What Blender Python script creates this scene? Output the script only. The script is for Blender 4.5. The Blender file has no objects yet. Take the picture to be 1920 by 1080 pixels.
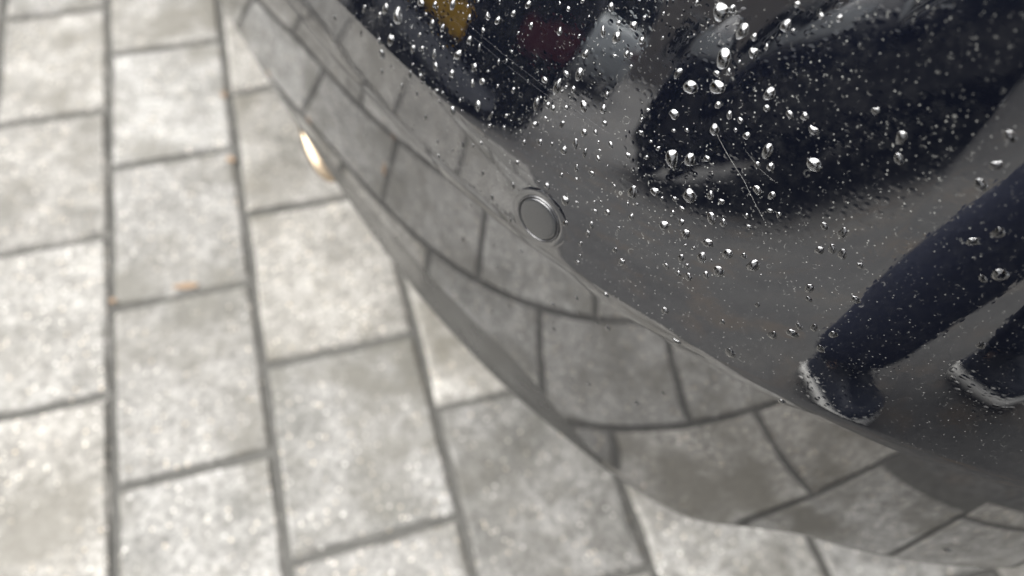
import bpy, bmesh, math, random
import numpy as np
from mathutils import Vector, Matrix

# ------------------------------------------------------------------ camera, sky, sun, exposure
SC = bpy.context.scene
COL = SC.collection
CAM_Z = 0.90
cam_d = bpy.data.cameras.new('camera'); cam = bpy.data.objects.new('camera', cam_d); COL.objects.link(cam)
_right = Vector((0.96065978, -0.27258294, 0.0532103))
_down = Vector((-0.20457287, -0.82408794, -0.52823196))
_fwd = Vector((0.18783698, 0.49656581, -0.84743121))
_m = Matrix((( _right.x, -_down.x, -_fwd.x), (_right.y, -_down.y, -_fwd.y), (_right.z, -_down.z, -_fwd.z)))
cam.matrix_world = Matrix.Translation((0, 0, CAM_Z)) @ _m.to_4x4()
cam_d.sensor_width = 36.0
cam_d.lens = 36.0 * 1410.0 / 1920.0
cam_d.clip_start = 0.01; cam_d.clip_end = 900.0
cam_d.dof.use_dof = True
cam_d.dof.focus_distance = 0.305
cam_d.dof.aperture_fstop = 5.0
SC.camera = cam

SUN_EL, SUN_AZ = math.radians(58.0), math.radians(168.0)      # azimuth measured from +x towards +y
W = bpy.data.worlds.new('World'); SC.world = W; W.use_nodes = True
nt = W.node_tree; nt.nodes.clear()
sky = nt.nodes.new('ShaderNodeTexSky'); sky.sky_type = 'NISHITA'; sky.sun_disc = False
sky.sun_elevation = SUN_EL; sky.sun_rotation = math.pi/2 - SUN_AZ
sky.air_density = 1.0; sky.dust_density = 4.0; sky.ozone_density = 1.0
hs = nt.nodes.new('ShaderNodeHueSaturation'); hs.inputs['Saturation'].default_value = 0.12
bg = nt.nodes.new('ShaderNodeBackground'); bg.inputs['Strength'].default_value = 0.05
ow = nt.nodes.new('ShaderNodeOutputWorld')
nt.links.new(sky.outputs[0], hs.inputs['Color']); nt.links.new(hs.outputs[0], bg.inputs['Color']); nt.links.new(bg.outputs[0], ow.inputs['Surface'])
sun_d = bpy.data.lights.new('sun', 'SUN'); sun_d.energy = 1.5; sun_d.angle = math.radians(78.0); sun_d.color = (1.0, 0.985, 0.96)
sun = bpy.data.objects.new('sun', sun_d); COL.objects.link(sun)
_sv = Vector((math.cos(SUN_EL)*math.cos(SUN_AZ), math.cos(SUN_EL)*math.sin(SUN_AZ), math.sin(SUN_EL)))
sun.rotation_euler = _sv.to_track_quat('Z', 'Y').to_euler()
SC.view_settings.view_transform = 'Standard'; SC.view_settings.look = 'None'
SC.view_settings.exposure = 2.35; SC.view_settings.gamma = 1.0; SC.view_settings.use_curve_mapping = False
SC.render.engine = 'CYCLES'
SC.cycles.max_bounces = 7; SC.cycles.diffuse_bounces = 2; SC.cycles.glossy_bounces = 4; SC.cycles.transmission_bounces = 4
SC.cycles.caustics_reflective = False; SC.cycles.caustics_refractive = False

# ------------------------------------------------------------------ helpers
RNG = random.Random(11)
def link(o, parent=None):
    COL.objects.link(o)
    if parent is not None: o.parent = parent
    return o
def tag(o, label=None, cat=None, group=None, kind=None):
    if label: o['label'] = label
    if cat: o['category'] = cat
    if group: o['group'] = group
    if kind: o['kind'] = kind
    return o
def empty(name, loc=(0, 0, 0), rz=0.0, label=None, cat=None, group=None):
    o = bpy.data.objects.new(name, None); o.empty_display_size = 0.1
    link(o); o.location = loc; o.rotation_euler = (0, 0, rz)
    return tag(o, label, cat, group)
def mesh_obj(name, verts, faces, mat, parent=None, smooth=True, loc=None):
    me = bpy.data.meshes.new(name)
    me.from_pydata([tuple(v) for v in verts], [], [tuple(f) for f in faces])
    me.update()
    if smooth: me.polygons.foreach_set('use_smooth', [True]*len(me.polygons))
    if mat: me.materials.append(mat)
    o = bpy.data.objects.new(name, me); link(o, parent)
    if loc is not None: o.location = loc
    return o
def bm_obj(name, bm, mat, parent=None, smooth=False):
    me = bpy.data.meshes.new(name); bm.to_mesh(me); bm.free()
    if smooth: me.polygons.foreach_set('use_smooth', [True]*len(me.polygons))
    if mat: me.materials.append(mat)
    o = bpy.data.objects.new(name, me); return link(o, parent)
def grid_faces(n, m, wrap=False):
    out = []
    for i in range(n-1):
        for j in range(m if wrap else m-1):
            k = (j+1) % m
            out.append((i*m+j, i*m+k, (i+1)*m+k, (i+1)*m+j))
    return out

# node shorthand
def new_mat(name):
    m = bpy.data.materials.new(name); m.use_nodes = True
    t = m.node_tree; t.nodes.clear()
    out = t.nodes.new('ShaderNodeOutputMaterial'); b = t.nodes.new('ShaderNodeBsdfPrincipled')
    t.links.new(b.outputs[0], out.inputs['Surface'])
    return m, t, b
def N(t, typ, **kw):
    n = t.nodes.new(typ)
    for k, v in kw.items():
        if k in n.inputs and not hasattr(n, k): n.inputs[k].default_value = v
        else: setattr(n, k, v)
    return n
def L(t, a, b): t.links.new(a, b)
def noise(t, vec, scale, detail=4.0, rough=0.55):
    n = t.nodes.new('ShaderNodeTexNoise'); n.inputs['Scale'].default_value = scale
    n.inputs['Detail'].default_value = detail; n.inputs['Roughness'].default_value = rough
    L(t, vec, n.inputs['Vector']); return n
def ramp(t, fac, stops):
    r = t.nodes.new('ShaderNodeValToRGB'); e = r.color_ramp.elements
    while len(e) < len(stops): e.new(0.5)
    for el, (p, c) in zip(e, stops):
        el.position = p; el.color = (c, c, c, 1) if isinstance(c, (int, float)) else (*c, 1)
    L(t, fac, r.inputs[0]); return r
def mixc(t, fac, a, b, blend='MIX'):
    m = t.nodes.new('ShaderNodeMix'); m.data_type = 'RGBA'; m.blend_type = blend
    for s, v in ((0, fac), (6, a), (7, b)):
        if isinstance(v, (int, float)): m.inputs[s].default_value = v
        elif isinstance(v, tuple): m.inputs[s].default_value = (*v, 1)
        else: L(t, v, m.inputs[s])
    return m.outputs[2]
def math_n(t, op, a, b=None):
    m = t.nodes.new('ShaderNodeMath'); m.operation = op
    for s, v in ((0, a), (1, b)):
        if v is None: continue
        if isinstance(v, (int, float)): m.inputs[s].default_value = v
        else: L(t, v, m.inputs[s])
    return m.outputs[0]
def plain(name, col, rough=0.5, metal=0.0, ior=1.5, var=0.12, scale=8.0):
    m, t, b = new_mat(name)
    tc = t.nodes.new('ShaderNodeTexCoord'); n = noise(t, tc.outputs['Object'], scale)
    c = mixc(t, n.outputs['Fac'], tuple(x*(1-var) for x in col), tuple(min(1, x*(1+var)) for x in col))
    L(t, c, b.inputs['Base Color']); b.inputs['Roughness'].default_value = rough
    b.inputs['Metallic'].default_value = metal; b.inputs['IOR'].default_value = ior
    return m
# ------------------------------------------------------------------ paving
def make_paver_mat():
    m, t, b = new_mat('concrete_paver')
    geo = t.nodes.new('ShaderNodeNewGeometry'); oi = t.nodes.new('ShaderNodeObjectInfo')
    # world position; shifted per paver so that neighbours differ
    sh = N(t, 'ShaderNodeVectorMath', operation='SCALE'); L(t, geo.outputs['Position'], sh.inputs[0]); sh.inputs['Scale'].default_value = 1.0
    cmb = t.nodes.new('ShaderNodeCombineXYZ'); L(t, math_n(t, 'MULTIPLY', oi.outputs['Random'], 37.0), cmb.inputs['Z'])
    ad = N(t, 'ShaderNodeVectorMath', operation='ADD'); L(t, sh.outputs[0], ad.inputs[0]); L(t, cmb.outputs[0], ad.inputs[1])
    P = ad.outputs[0]
    big = noise(t, P, 9.0, 3.0, 0.6); mid = noise(t, P, 42.0, 4.0, 0.65); fine = noise(t, P, 150.0, 4.0, 0.8)
    c = ramp(t, big.outputs['Fac'], [(0.28, (0.145, 0.142, 0.131)), (0.48, (0.215, 0.210, 0.198)), (0.70, (0.270, 0.265, 0.252))]).outputs[0]
    c2 = ramp(t, mid.outputs['Fac'], [(0.30, (0.62, 0.61, 0.59)), (0.55, (1.0, 1.0, 1.0)), (0.72, (1.18, 1.17, 1.15))]).outputs[0]
    c = mixc(t, 0.9, c, c2, 'MULTIPLY')
    c3 = ramp(t, fine.outputs['Fac'], [(0.34, 0.45), (0.50, 1.0), (0.64, 1.45)]).outputs[0]
    c = mixc(t, 0.95, c, c3, 'MULTIPLY')
    # pale and warm aggregate grains, painted extra bright to stand for wet glints
    vo = t.nodes.new('ShaderNodeTexVoronoi'); vo.inputs['Scale'].default_value = 165.0; L(t, P, vo.inputs['Vector'])
    gr = ramp(t, vo.outputs['Distance'], [(0.22, 1.0), (0.34, 0.0)]).outputs[0]
    sel = ramp(t, N(t, 'ShaderNodeSeparateColor').outputs[0], [(0.80, 0.0), (0.86, 1.0)])
    sep = sel.inputs[0].links[0].from_node; L(t, vo.outputs['Color'], sep.inputs[0])
    gm = math_n(t, 'MULTIPLY', gr, sel.outputs[0])
    wc = mixc(t, sep.outputs[1], (0.85, 0.84, 0.80), (0.70, 0.58, 0.42))
    c = mixc(t, math_n(t, 'MULTIPLY', gm, 0.78), c, wc)
    # algae / damp stain patches
    st = noise(t, P, 7.0, 6.0, 0.66)
    sf = ramp(t, st.outputs['Fac'], [(0.47, 0.0), (0.63, 0.85)]).outputs[0]
    c = mixc(t, sf, c, (0.098, 0.092, 0.076))
    # each slab's colour is scaled by its own tone and warmth values
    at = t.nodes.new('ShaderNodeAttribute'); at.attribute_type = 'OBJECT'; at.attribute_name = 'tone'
    wm = t.nodes.new('ShaderNodeAttribute'); wm.attribute_type = 'OBJECT'; wm.attribute_name = 'warmth'
    c = mixc(t, 1.0, c, mixc(t, wm.outputs['Fac'], (1.0, 1.0, 1.0), (1.05, 0.985, 0.88)), 'MULTIPLY')
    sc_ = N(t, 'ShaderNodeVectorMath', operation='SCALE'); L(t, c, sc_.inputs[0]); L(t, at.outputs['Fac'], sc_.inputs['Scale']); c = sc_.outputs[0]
    L(t, c, b.inputs['Base Color'])
    rg = ramp(t, st.outputs['Fac'], [(0.4, 0.78), (0.7, 0.5)]); L(t, rg.outputs[0], b.inputs['Roughness'])
    bp = t.nodes.new('ShaderNodeBump'); bp.inputs['Strength'].default_value = 0.55; bp.inputs['Distance'].default_value = 0.0016
    hsum = math_n(t, 'ADD', fine.outputs['Fac'], math_n(t, 'MULTIPLY', mid.outputs['Fac'], 0.8))
    L(t, hsum, bp.inputs['Height']); L(t, bp.outputs[0], b.inputs['Normal'])
    return m
M_PAVER = make_paver_mat()
M_SAND = plain('joint_sand', (0.074, 0.072, 0.066), 0.95, var=0.45, scale=60.0)
def make_asphalt():
    m, t, b = new_mat('worn_asphalt')
    geo = t.nodes.new('ShaderNodeNewGeometry'); P = geo.outputs['Position']
    c = ramp(t, noise(t, P, 1.6, 4.0, 0.6).outputs['Fac'], [(0.34, (0.052, 0.051, 0.049)), (0.52, (0.070, 0.069, 0.066)), (0.68, (0.094, 0.089, 0.080))]).outputs[0]
    c = mixc(t, ramp(t, noise(t, P, 4.5, 4.0, 0.65).outputs['Fac'], [(0.52, 0.0), (0.66, 0.55)]).outputs[0], c, (0.105, 0.080, 0.056))
    c = mixc(t, 0.8, c, ramp(t, noise(t, P, 60.0, 3.0, 0.7).outputs['Fac'], [(0.3, 0.55), (0.7, 1.4)]).outputs[0], 'MULTIPLY')
    L(t, c, b.inputs['Base Color']); b.inputs['Roughness'].default_value = 0.8
    return m
M_GROUND = make_asphalt()

# joints of the long rows run along y; measured column edges, then a regular step either side
GAP = 0.0088
COLX = [-0.504, -0.3335, -0.1475, 0.0545, 0.2545]
while COLX[0] > -4.2: COLX.insert(0, COLX[0] - 0.194)
while COLX[-1] < 3.6: COLX.append(COLX[-1] + 0.197)
STEP_Y = 0.2545
PH = {-0.504: 0.498, -0.3335: 0.3715, -0.1475: 0.2365, 0.0545: 0.377, 0.2545: 0.250}

def paver_mesh(w, l, seed):
    r = random.Random(seed); bm = bmesh.new()
    hw, hl, hh, bv = w/2, l/2, 0.06, 0.0058
    nx, ny = 5, 6
    rows = []
    # slightly wavy rim, chamfer, then sides
    def rect(hx, hy, z, jit):
        pts = []
        for i in range(nx): pts.append((-hx + 2*hx*i/nx, -hy))
        for i in range(ny): pts.append((hx, -hy + 2*hy*i/ny))
        for i in range(nx): pts.append((hx - 2*hx*i/nx, hy))
        for i in range(ny): pts.append((-hx, hy - 2*hy*i/ny))
        return [bm.verts.new((x + r.uniform(-jit, jit), y + r.uniform(-jit, jit), z)) for x, y in pts]
    a = rect(hw, hl, -hh, 0.0); b = rect(hw, hl, -bv, 0.0022); c = rect(hw - bv*0.45, hl - bv*0.45, -bv*0.3, 0.0016); d = rect(hw - bv, hl - bv, 0.0, 0.0014)
    n = len(a)
    for p, q in ((a, b), (b, c), (c, d)):
        for i in range(n): bm.faces.new((p[i], p[(i+1) % n], q[(i+1) % n], q[i]))
    bm.faces.new(d)
    me = bpy.data.meshes.new('paver'); bm.to_mesh(me); bm.free()
    me.materials.append(M_PAVER)
    return me

paving = tag(mesh_obj('paving', [(-400, -400, -0.014), (400, -400, -0.014), (400, 400, -0.014), (-400, 400, -0.014)], [(0, 1, 2, 3)], M_GROUND, smooth=False), kind='structure')
slots = []
rr = random.Random(5)
for ci in range(len(COLX)-1):
    x0, x1 = COLX[ci], COLX[ci+1]
    if x1 > 3.0 or x0 < -1.50: continue
    ph = PH.get(x0)
    if ph is None: ph = 0.37 + (0.127 if ci % 2 else 0.0) + rr.uniform(-0.03, 0.03)
    k0 = math.ceil((-1.30 - ph)/STEP_Y); k1 = math.floor((4.0 - ph)/STEP_Y)
    for k in range(k0, k1):
        y0_ = max(ph + k*STEP_Y, -0.30 if x0 > -0.60 else 0.02)
        if ph + (k+1)*STEP_Y - y0_ > 0.05: slots.append((x0, x1, y0_, ph + (k+1)*STEP_Y))
def rank(s):
    x, y = (s[0]+s[1])/2, (s[2]+s[3])/2
    d = math.hypot(x + 0.05, y - 0.55)
    if x > 0.9: d += 0.8
    return d
xs_ = sorted({q[0] for q in slots}); xe_ = max(q[1] for q in slots); xm_ = min(x for x in xs_ if x > -0.60)
ye_ = 3.7
mesh_obj('joint_sand', [(xm_, -0.30, -0.0055), (xe_, -0.30, -0.0055), (xe_, ye_, -0.0055), (xs_[0], ye_, -0.0055), (xs_[0], 0.02, -0.0055), (xm_, 0.02, -0.0055)], [(0, 1, 2, 5), (5, 2, 3, 4)], M_SAND, paving, smooth=False)
slots.sort(key=rank)
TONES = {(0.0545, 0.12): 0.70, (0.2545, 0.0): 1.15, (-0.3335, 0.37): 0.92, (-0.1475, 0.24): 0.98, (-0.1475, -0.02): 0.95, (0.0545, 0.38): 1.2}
mesh_cache = {}
far_v, far_f = [], []
for i, (x0, x1, y0, y1) in enumerate(slots):
    w, l = x1 - x0 - GAP, y1 - y0 - GAP
    cx, cy = (x0+x1)/2, (y0+y1)/2
    dz = rr.uniform(-0.0012, 0.0012); tz = rr.uniform(-0.006, 0.006)
    if i < 300:
        key = (round(w, 4), round(l, 4), i % 4)
        if key not in mesh_cache: mesh_cache[key] = paver_mesh(w, l, 100 + len(mesh_cache))
        o = bpy.data.objects.new('paver', mesh_cache[key]); link(o, paving)
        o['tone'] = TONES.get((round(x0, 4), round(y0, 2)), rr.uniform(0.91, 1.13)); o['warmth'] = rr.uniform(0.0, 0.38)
        o.location = (cx, cy, dz); o.rotation_euler = (rr.uniform(-0.003, 0.003), rr.uniform(-0.003, 0.003), tz)
    else:
        b0 = len(far_v); c_ = 0.003
        for hx, hy, z in ((w/2, l/2, -0.02), (w/2, l/2, -c_), (w/2 - c_, l/2 - c_, dz)):
            far_v += [(cx-hx, cy-hy, z), (cx+hx, cy-hy, z), (cx+hx, cy+hy, z), (cx-hx, cy+hy, z)]
        for q in (0, 4):
            for j in range(4): far_f.append((b0+q+j, b0+q+(j+1) % 4, b0+q+4+(j+1) % 4, b0+q+4+j))
        far_f.append((b0+8, b0+9, b0+10, b0+11))
outer = tag(mesh_obj('outer_pavers', far_v, far_f, M_PAVER, paving, smooth=False), kind='stuff'); outer['tone'] = 1.0; outer['warmth'] = 0.3
# ------------------------------------------------------------------ the car whose bumper fills the picture
# plan curve of the crease under the sensor (arc length a, tangent angle th), then a profile of normal elevation
def th_of(a):
    a = np.asarray(a, float); c = (-1.24707895, 0.54142447, 2.0485423)
    ai = np.clip(a, 0.0, 0.48)
    t = c[0] + c[1]*ai + c[2]*ai**2
    t = t + 0.20*np.minimum(a, 0.0)
    return t + (c[1] + 2*c[2]*0.48)*np.clip(a - 0.48, 0.0, 0.30)
_AG = np.linspace(-0.62, 1.30, 3841)
_TH = th_of(_AG); _da = _AG[1] - _AG[0]
_PX = np.concatenate([[0], np.cumsum((np.cos(_TH[1:]) + np.cos(_TH[:-1]))/2)*_da])
_PY = np.concatenate([[0], np.cumsum((np.sin(_TH[1:]) + np.sin(_TH[:-1]))/2)*_da])
_i0 = int(np.argmin(np.abs(_AG)))
_PX += -0.00815486 - _PX[_i0]; _PY += 0.41383712 - _PY[_i0]
def plan(a): return np.interp(a, _AG, _PX), np.interp(a, _AG, _PY)
Z_B = 0.59
def sst(x, a, b):
    t = np.clip((np.asarray(x, float) - a)/(b - a), 0, 1); return t*t*(3 - 2*t)
LA = 0.043        # height of the upper crease above the lower one
def e_up(l, a):
    """normal elevation (degrees) at arc length l above the crease, plan position a"""
    k = 1 - sst(a, 0.14, 0.27)                                  # 1 where the upper crease is sharp
    base = np.interp(a, [-0.6, 0.0, 0.2, 0.28, 0.33, 0.37, 0.42, 0.6], [21, 22, 22.3, 20.6, 17.2, 13, 10, 8])
    low = np.interp(a, [-0.6, 0.05, 0.2, 0.3, 0.45, 0.6], [5, 6, 9, 10, 9, 7])
    w = 0.0015 + 0.045*(1 - k)
    f = sst(l, LA - w, LA + w)
    e = low + (base - low)*f
    return e + 55.0*sst(l, 0.23, 0.40) - 5.0*(1 - sst(l, 0.0, 0.006))
L_DN = 0.190
def lower_len(a):
    """length of the lower face: it shortens just before the flank, which leaves a soft blunt corner"""
    return L_DN + (LX + 0.020*sst(a, 0.26, 0.37))*(1 - sst(a, 0.375, 0.455))
LX, E2 = 0.066, 4.4
def e_dn(l, a):
    """below the crease, l measured downwards; a faint second crease, then a rolled lower edge"""
    ld = lower_len(a)
    e = -2.6 - E2*np.clip(l/L_DN, 0, 1) + 4.0*(1 - sst(l, 0.0, 0.006)) + 0*a
    e = e + 3.0*sst(l, ld - 0.030, ld - 0.026)*(1 - sst(a, 0.30, 0.38))
    return e - sst(l, ld - 0.020, ld + 0.034)*95.0
L_UP_MAX, L_DN_MAX = 0.40, 0.31
def surface(a, l):
    """arrays a (plan) and l (signed profile length, + up) on a full grid -> points"""
    nl = 1200
    out_in = np.zeros(np.shape(a)); out_z = np.zeros(np.shape(a))
    return out_in, out_z
def profile_table(a):
    """for plan stations a (n,) integrate the profile: returns l (m,), inward offset (n,m), z (n,m), e (n,m)"""
    lu = np.linspace(0, L_UP_MAX, 801); ld = np.linspace(0, L_DN_MAX, 481)
    eu = np.radians(e_up(lu[None, :], a[:, None])); ed = np.radians(e_dn(ld[None, :], a[:, None]))
    def integ(f, x): return np.concatenate([np.zeros((f.shape[0], 1)), np.cumsum((f[:, 1:] + f[:, :-1])/2*np.diff(x), axis=1)], axis=1)
    iu, zu = integ(np.sin(eu), lu), integ(np.cos(eu), lu)
    idn, zd = -integ(np.sin(ed), ld), -integ(np.cos(ed), ld)
    l = np.concatenate([-ld[::-1][:-1], lu])
    inn = np.concatenate([idn[:, ::-1][:, :-1], iu], 1)
    z = Z_B + np.concatenate([zd[:, ::-1][:, :-1], zu], 1)
    e = np.concatenate([ed[:, ::-1][:, :-1], eu], 1)
    return l, inn, z, e
def bumper_points(a, lsel):
    """a (n,), lsel (m,) -> points (n,m,3) and normals (n,m,3)"""
    l, inn, z, e = profile_table(a)
    I = np.stack([np.interp(lsel, l, inn[i]) for i in range(len(a))])
    Zz = np.stack([np.interp(lsel, l, z[i]) for i in range(len(a))])
    Ee = np.stack([np.interp(lsel, l, e[i]) for i in range(len(a))])
    px, py = plan(a); th = th_of(a)
    nx, ny = np.sin(th), -np.cos(th)                            # outward in plan
    pts = np.stack([px[:, None] - nx[:, None]*I, py[:, None] - ny[:, None]*I, Zz], -1)
    return pts
def surf_at(a, l):
    """single point with numeric normal"""
    d = 4e-4
    P = bumper_points(np.array([a-d, a, a+d]), np.array([l-d, l, l+d]))
    ta = P[2, 1] - P[0, 1]; tl = P[1, 2] - P[1, 0]
    n = np.cross(ta, tl); n /= np.linalg.norm(n)
    return Vector(P[1, 1]), Vector(n)
SENSOR_AL = (0.230, 0.0185)
EXH_POS = (-0.012, 0.560, 0.330)
CRUMBS = [((-0.236, 0.6375), 0.0165, 0.0050, -0.05, 'flat orange leaf scrap lying across a cross joint, largest of the scraps'),
          ((-0.158, 0.855), 0.0055, 0.0075, 0.6, 'small orange scrap in the long joint left of the exhaust tip'),
          ((-0.157, 0.998), 0.0050, 0.0060, 0.2, 'tiny brown scrap in the long joint, farthest of the scraps'),
          ((-0.331, 0.637), 0.0045, 0.0050, 0.9, 'tiny brown scrap where the leftmost full joint meets a cross joint')]
def make_paint(name='dark_car_paint', col=(0.003, 0.0037, 0.0066), dirty=True, ior=3.0):
    m, t, b = new_mat(name)
    b.inputs['Base Color'].default_value = (*col, 1)
    b.inputs['Roughness'].default_value = 0.025
    b.inputs['IOR'].default_value = ior
    if not dirty: return m
    geo = t.nodes.new('ShaderNodeNewGeometry'); P = geo.outputs['Position']
    sx = t.nodes.new('ShaderNodeSeparateXYZ'); L(t, geo.outputs['True Normal'], sx.inputs[0])
    upm = ramp(t, sx.outputs['Z'], [(0.06, 0.04), (0.24, 1.0)]).outputs[0]          # dust and dried rain settle on faces that look up
    big = noise(t, P, 26.0, 3.0)
    patch = ramp(t, big.outputs['Fac'], [(0.36, 0.35), (0.62, 1.0)]).outputs[0]
    mask = math_n(t, 'MULTIPLY', upm, patch)
    # fine dust specks
    v1 = t.nodes.new('ShaderNodeTexVoronoi'); v1.inputs['Scale'].default_value = 620.0; L(t, P, v1.inputs['Vector'])
    s1 = t.nodes.new('ShaderNodeSeparateColor'); L(t, v1.outputs['Color'], s1.inputs[0])
    speck = math_n(t, 'MULTIPLY', ramp(t, v1.outputs['Distance'], [(0.10, 1.0), (0.22, 0.0)]).outputs[0], ramp(t, s1.outputs[0], [(0.60, 0.0), (0.90, 1.0)]).outputs[0])
    # dried-drop rims: arcs of thin rings
    wob = noise(t, P, 700.0, 2.0)
    def arcs(scale, r0, r1, lo):
        v = t.nodes.new('ShaderNodeTexVoronoi'); v.inputs['Scale'].default_value = scale; L(t, P, v.inputs['Vector'])
        s = t.nodes.new('ShaderNodeSeparateColor'); L(t, v.outputs['Color'], s.inputs[0])
        dd = math_n(t, 'ADD', v.outputs['Distance'], math_n(t, 'MULTIPLY', math_n(t, 'SUBTRACT', wob.outputs['Fac'], 0.5), 0.16))
        ring = ramp(t, dd, [(r0, 0.0), ((r0+r1)/2, 1.0), (r1, 0.0)]).outputs[0]
        brk = ramp(t, noise(t, P, scale*1.9, 1.0).outputs['Fac'], [(0.57, 0.0), (0.66, 1.0)]).outputs[0]
        on = ramp(t, s.outputs[1], [(lo, 0.0), (lo+0.1, 1.0)]).outputs[0]
        return math_n(t, 'MULTIPLY', math_n(t, 'MULTIPLY', ring, brk), on)
    a1 = arcs(190.0, 0.28, 0.37, 0.52); a2 = arcs(330.0, 0.25, 0.38, 0.42)
    film = ramp(t, noise(t, P, 240.0, 4.0, 0.7).outputs['Fac'], [(0.45, 0.0), (0.75, 0.018)]).outputs[0]
    f = math_n(t, 'MAXIMUM', math_n(t, 'MULTIPLY', speck, 0.75), math_n(t, 'MAXIMUM', math_n(t, 'MULTIPLY', a1, 0.36), math_n(t, 'MULTIPLY', a2, 0.32)))
    f = math_n(t, 'MAXIMUM', f, film)
    f = math_n(t, 'MULTIPLY', f, mask)
    dust = t.nodes.new('ShaderNodeBsdfDiffuse'); dust.inputs['Color'].default_value = (0.46, 0.46, 0.43, 1)
    ms = t.nodes.new('ShaderNodeMixShader'); L(t, f, ms.inputs[0]); L(t, b.outputs[0], ms.inputs[1]); L(t, dust.outputs[0], ms.inputs[2])
    out = [n for n in t.nodes if n.type == 'OUTPUT_MATERIAL'][0]; L(t, ms.outputs[0], out.inputs['Surface'])
    # thin water film: faint lumps in the clear coat
    vb = t.nodes.new('ShaderNodeTexVoronoi'); vb.feature = 'SMOOTH_F1'; vb.inputs['Scale'].default_value = 300.0; vb.inputs['Smoothness'].default_value = 0.6; L(t, P, vb.inputs['Vector'])
    hgt = math_n(t, 'MULTIPLY', ramp(t, vb.outputs['Distance'], [(0.12, 1.0), (0.40, 0.0)]).outputs[0], mask)
    bp = t.nodes.new('ShaderNodeBump'); bp.inputs['Strength'].default_value = 0.03; bp.inputs['Distance'].default_value = 0.0006
    L(t, hgt, bp.inputs['Height']); L(t, bp.outputs[0], b.inputs['Normal'])
    return m
M_PAINT = make_paint()
M_PAINT2 = make_paint('black_gloss_paint', (0.004, 0.0045, 0.008), dirty=False, ior=1.3)
M_BLACK = plain('black_plastic', (0.012, 0.012, 0.013), 0.55)
M_RUBBER = plain('tyre_rubber', (0.018, 0.018, 0.018), 0.8)
M_GLASSD = plain('tinted_glass', (0.006, 0.008, 0.010), 0.03, ior=1.2, var=0.05)
M_CHROME = plain('chrome', (0.78, 0.77, 0.75), 0.08, 1.0, var=0.04)
M_ALLOY = plain('alloy', (0.42, 0.43, 0.44), 0.3, 1.0)
M_RED = plain('red_lens', (0.11, 0.008, 0.013), 0.3)
M_CLEAR = plain('headlamp_lens', (0.55, 0.57, 0.58), 0.08)
M_YELLOW = plain('yellow_plate', (0.80, 0.46, 0.01), 0.4)
M_SILVER = plain('silver_paint', (0.72, 0.76, 0.77), 0.2, 0.2)
M_GREYTRIM = plain('grey_trim', (0.30, 0.31, 0.34), 0.4)

# frame of the car: centre of the tail, forward direction
A0, A1 = -0.60, 1.28
CP = np.array([float(v) for v in plan(np.array(A0))]); _t0 = float(th_of(A0))
TAU = np.array([math.cos(_t0), math.sin(_t0)]); OUTW = np.array([math.sin(_t0), -math.cos(_t0)]); FWD = -OUTW
A_ST = np.concatenate([np.linspace(A0, -0.1, 60, endpoint=False), np.linspace(-0.1, 0.62, 420, endpoint=False), np.linspace(0.62, A1, 44)])
L_ST = np.unique(np.round(np.concatenate([np.linspace(-L_DN_MAX, L_UP_MAX, 300), np.linspace(LA-0.004, LA+0.004, 17), np.linspace(-L_DN-0.070, -L_DN+0.04, 110), np.linspace(-0.007, 0.007, 29)]), 5))
L_ST = np.concatenate([L_ST[:1], L_ST[1:][np.diff(L_ST) > 1.5e-4]])
_P = bumper_points(A_ST, L_ST)
ORG = np.array([CP[0] + FWD[0]*2.1, CP[1] + FWD[1]*2.1, 0.0])
car = empty('parked_car', tuple(ORG), math.atan2(FWD[1], FWD[0]), 'glossy black car with rain drops on its rear bumper corner, filling the right half', 'car')
_cr, _sr = FWD[0], FWD[1]
def to_car(P):
    q = np.asarray(P, float) - ORG
    return np.stack([q[..., 0]*_cr + q[..., 1]*_sr, -q[..., 0]*_sr + q[..., 1]*_cr, q[..., 2]], -1)
_pc = to_car(_P).reshape(-1, 3)
_trim = lower_len(A_ST) - 0.088*sst(A_ST, -0.25, 0.10)*(1 - sst(A_ST, 0.20, 0.34)) + 0.30*(A_ST > 0.335) - 0.004
_nl = len(L_ST); _fb, _ft = [], []
for i in range(len(A_ST)-1):
    for j in range(_nl-1):
        (_ft if -L_ST[j] > _trim[i] else _fb).append((i*_nl+j, (i+1)*_nl+j, (i+1)*_nl+j+1, i*_nl+j+1))
_mi = _pc.copy(); _mi[:, 1] *= -1
_off = len(_pc); _all = np.concatenate([_pc, _mi])
def both(fs): return np.array(fs + [tuple(k + _off for k in f_[::-1]) for f_ in fs])
def compact(fs):
    used = np.unique(fs.ravel()); mp = np.full(len(_all), -1); mp[used] = np.arange(len(used))
    return _all[used], mp[fs].tolist()
bumper = mesh_obj('rear_bumper', *compact(both(_fb)), M_PAINT, car)
def make_satin():
    m, t, b = new_mat('satin_black_trim')
    geo = t.nodes.new('ShaderNodeNewGeometry'); n = noise(t, geo.outputs['Position'], 40.0)
    L(t, mixc(t, n.outputs['Fac'], (0.006, 0.007, 0.008), (0.016, 0.016, 0.016)), b.inputs['Base Color'])
    L(t, ramp(t, n.outputs['Fac'], [(0.3, 0.16), (0.7, 0.30)]).outputs[0], b.inputs['Roughness']); b.inputs['IOR'].default_value = 1.4
    return m
tag(mesh_obj('lower_trim', *compact(both(_ft)), make_satin(), car), 'narrow satin black trim along the lower edge')

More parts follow.
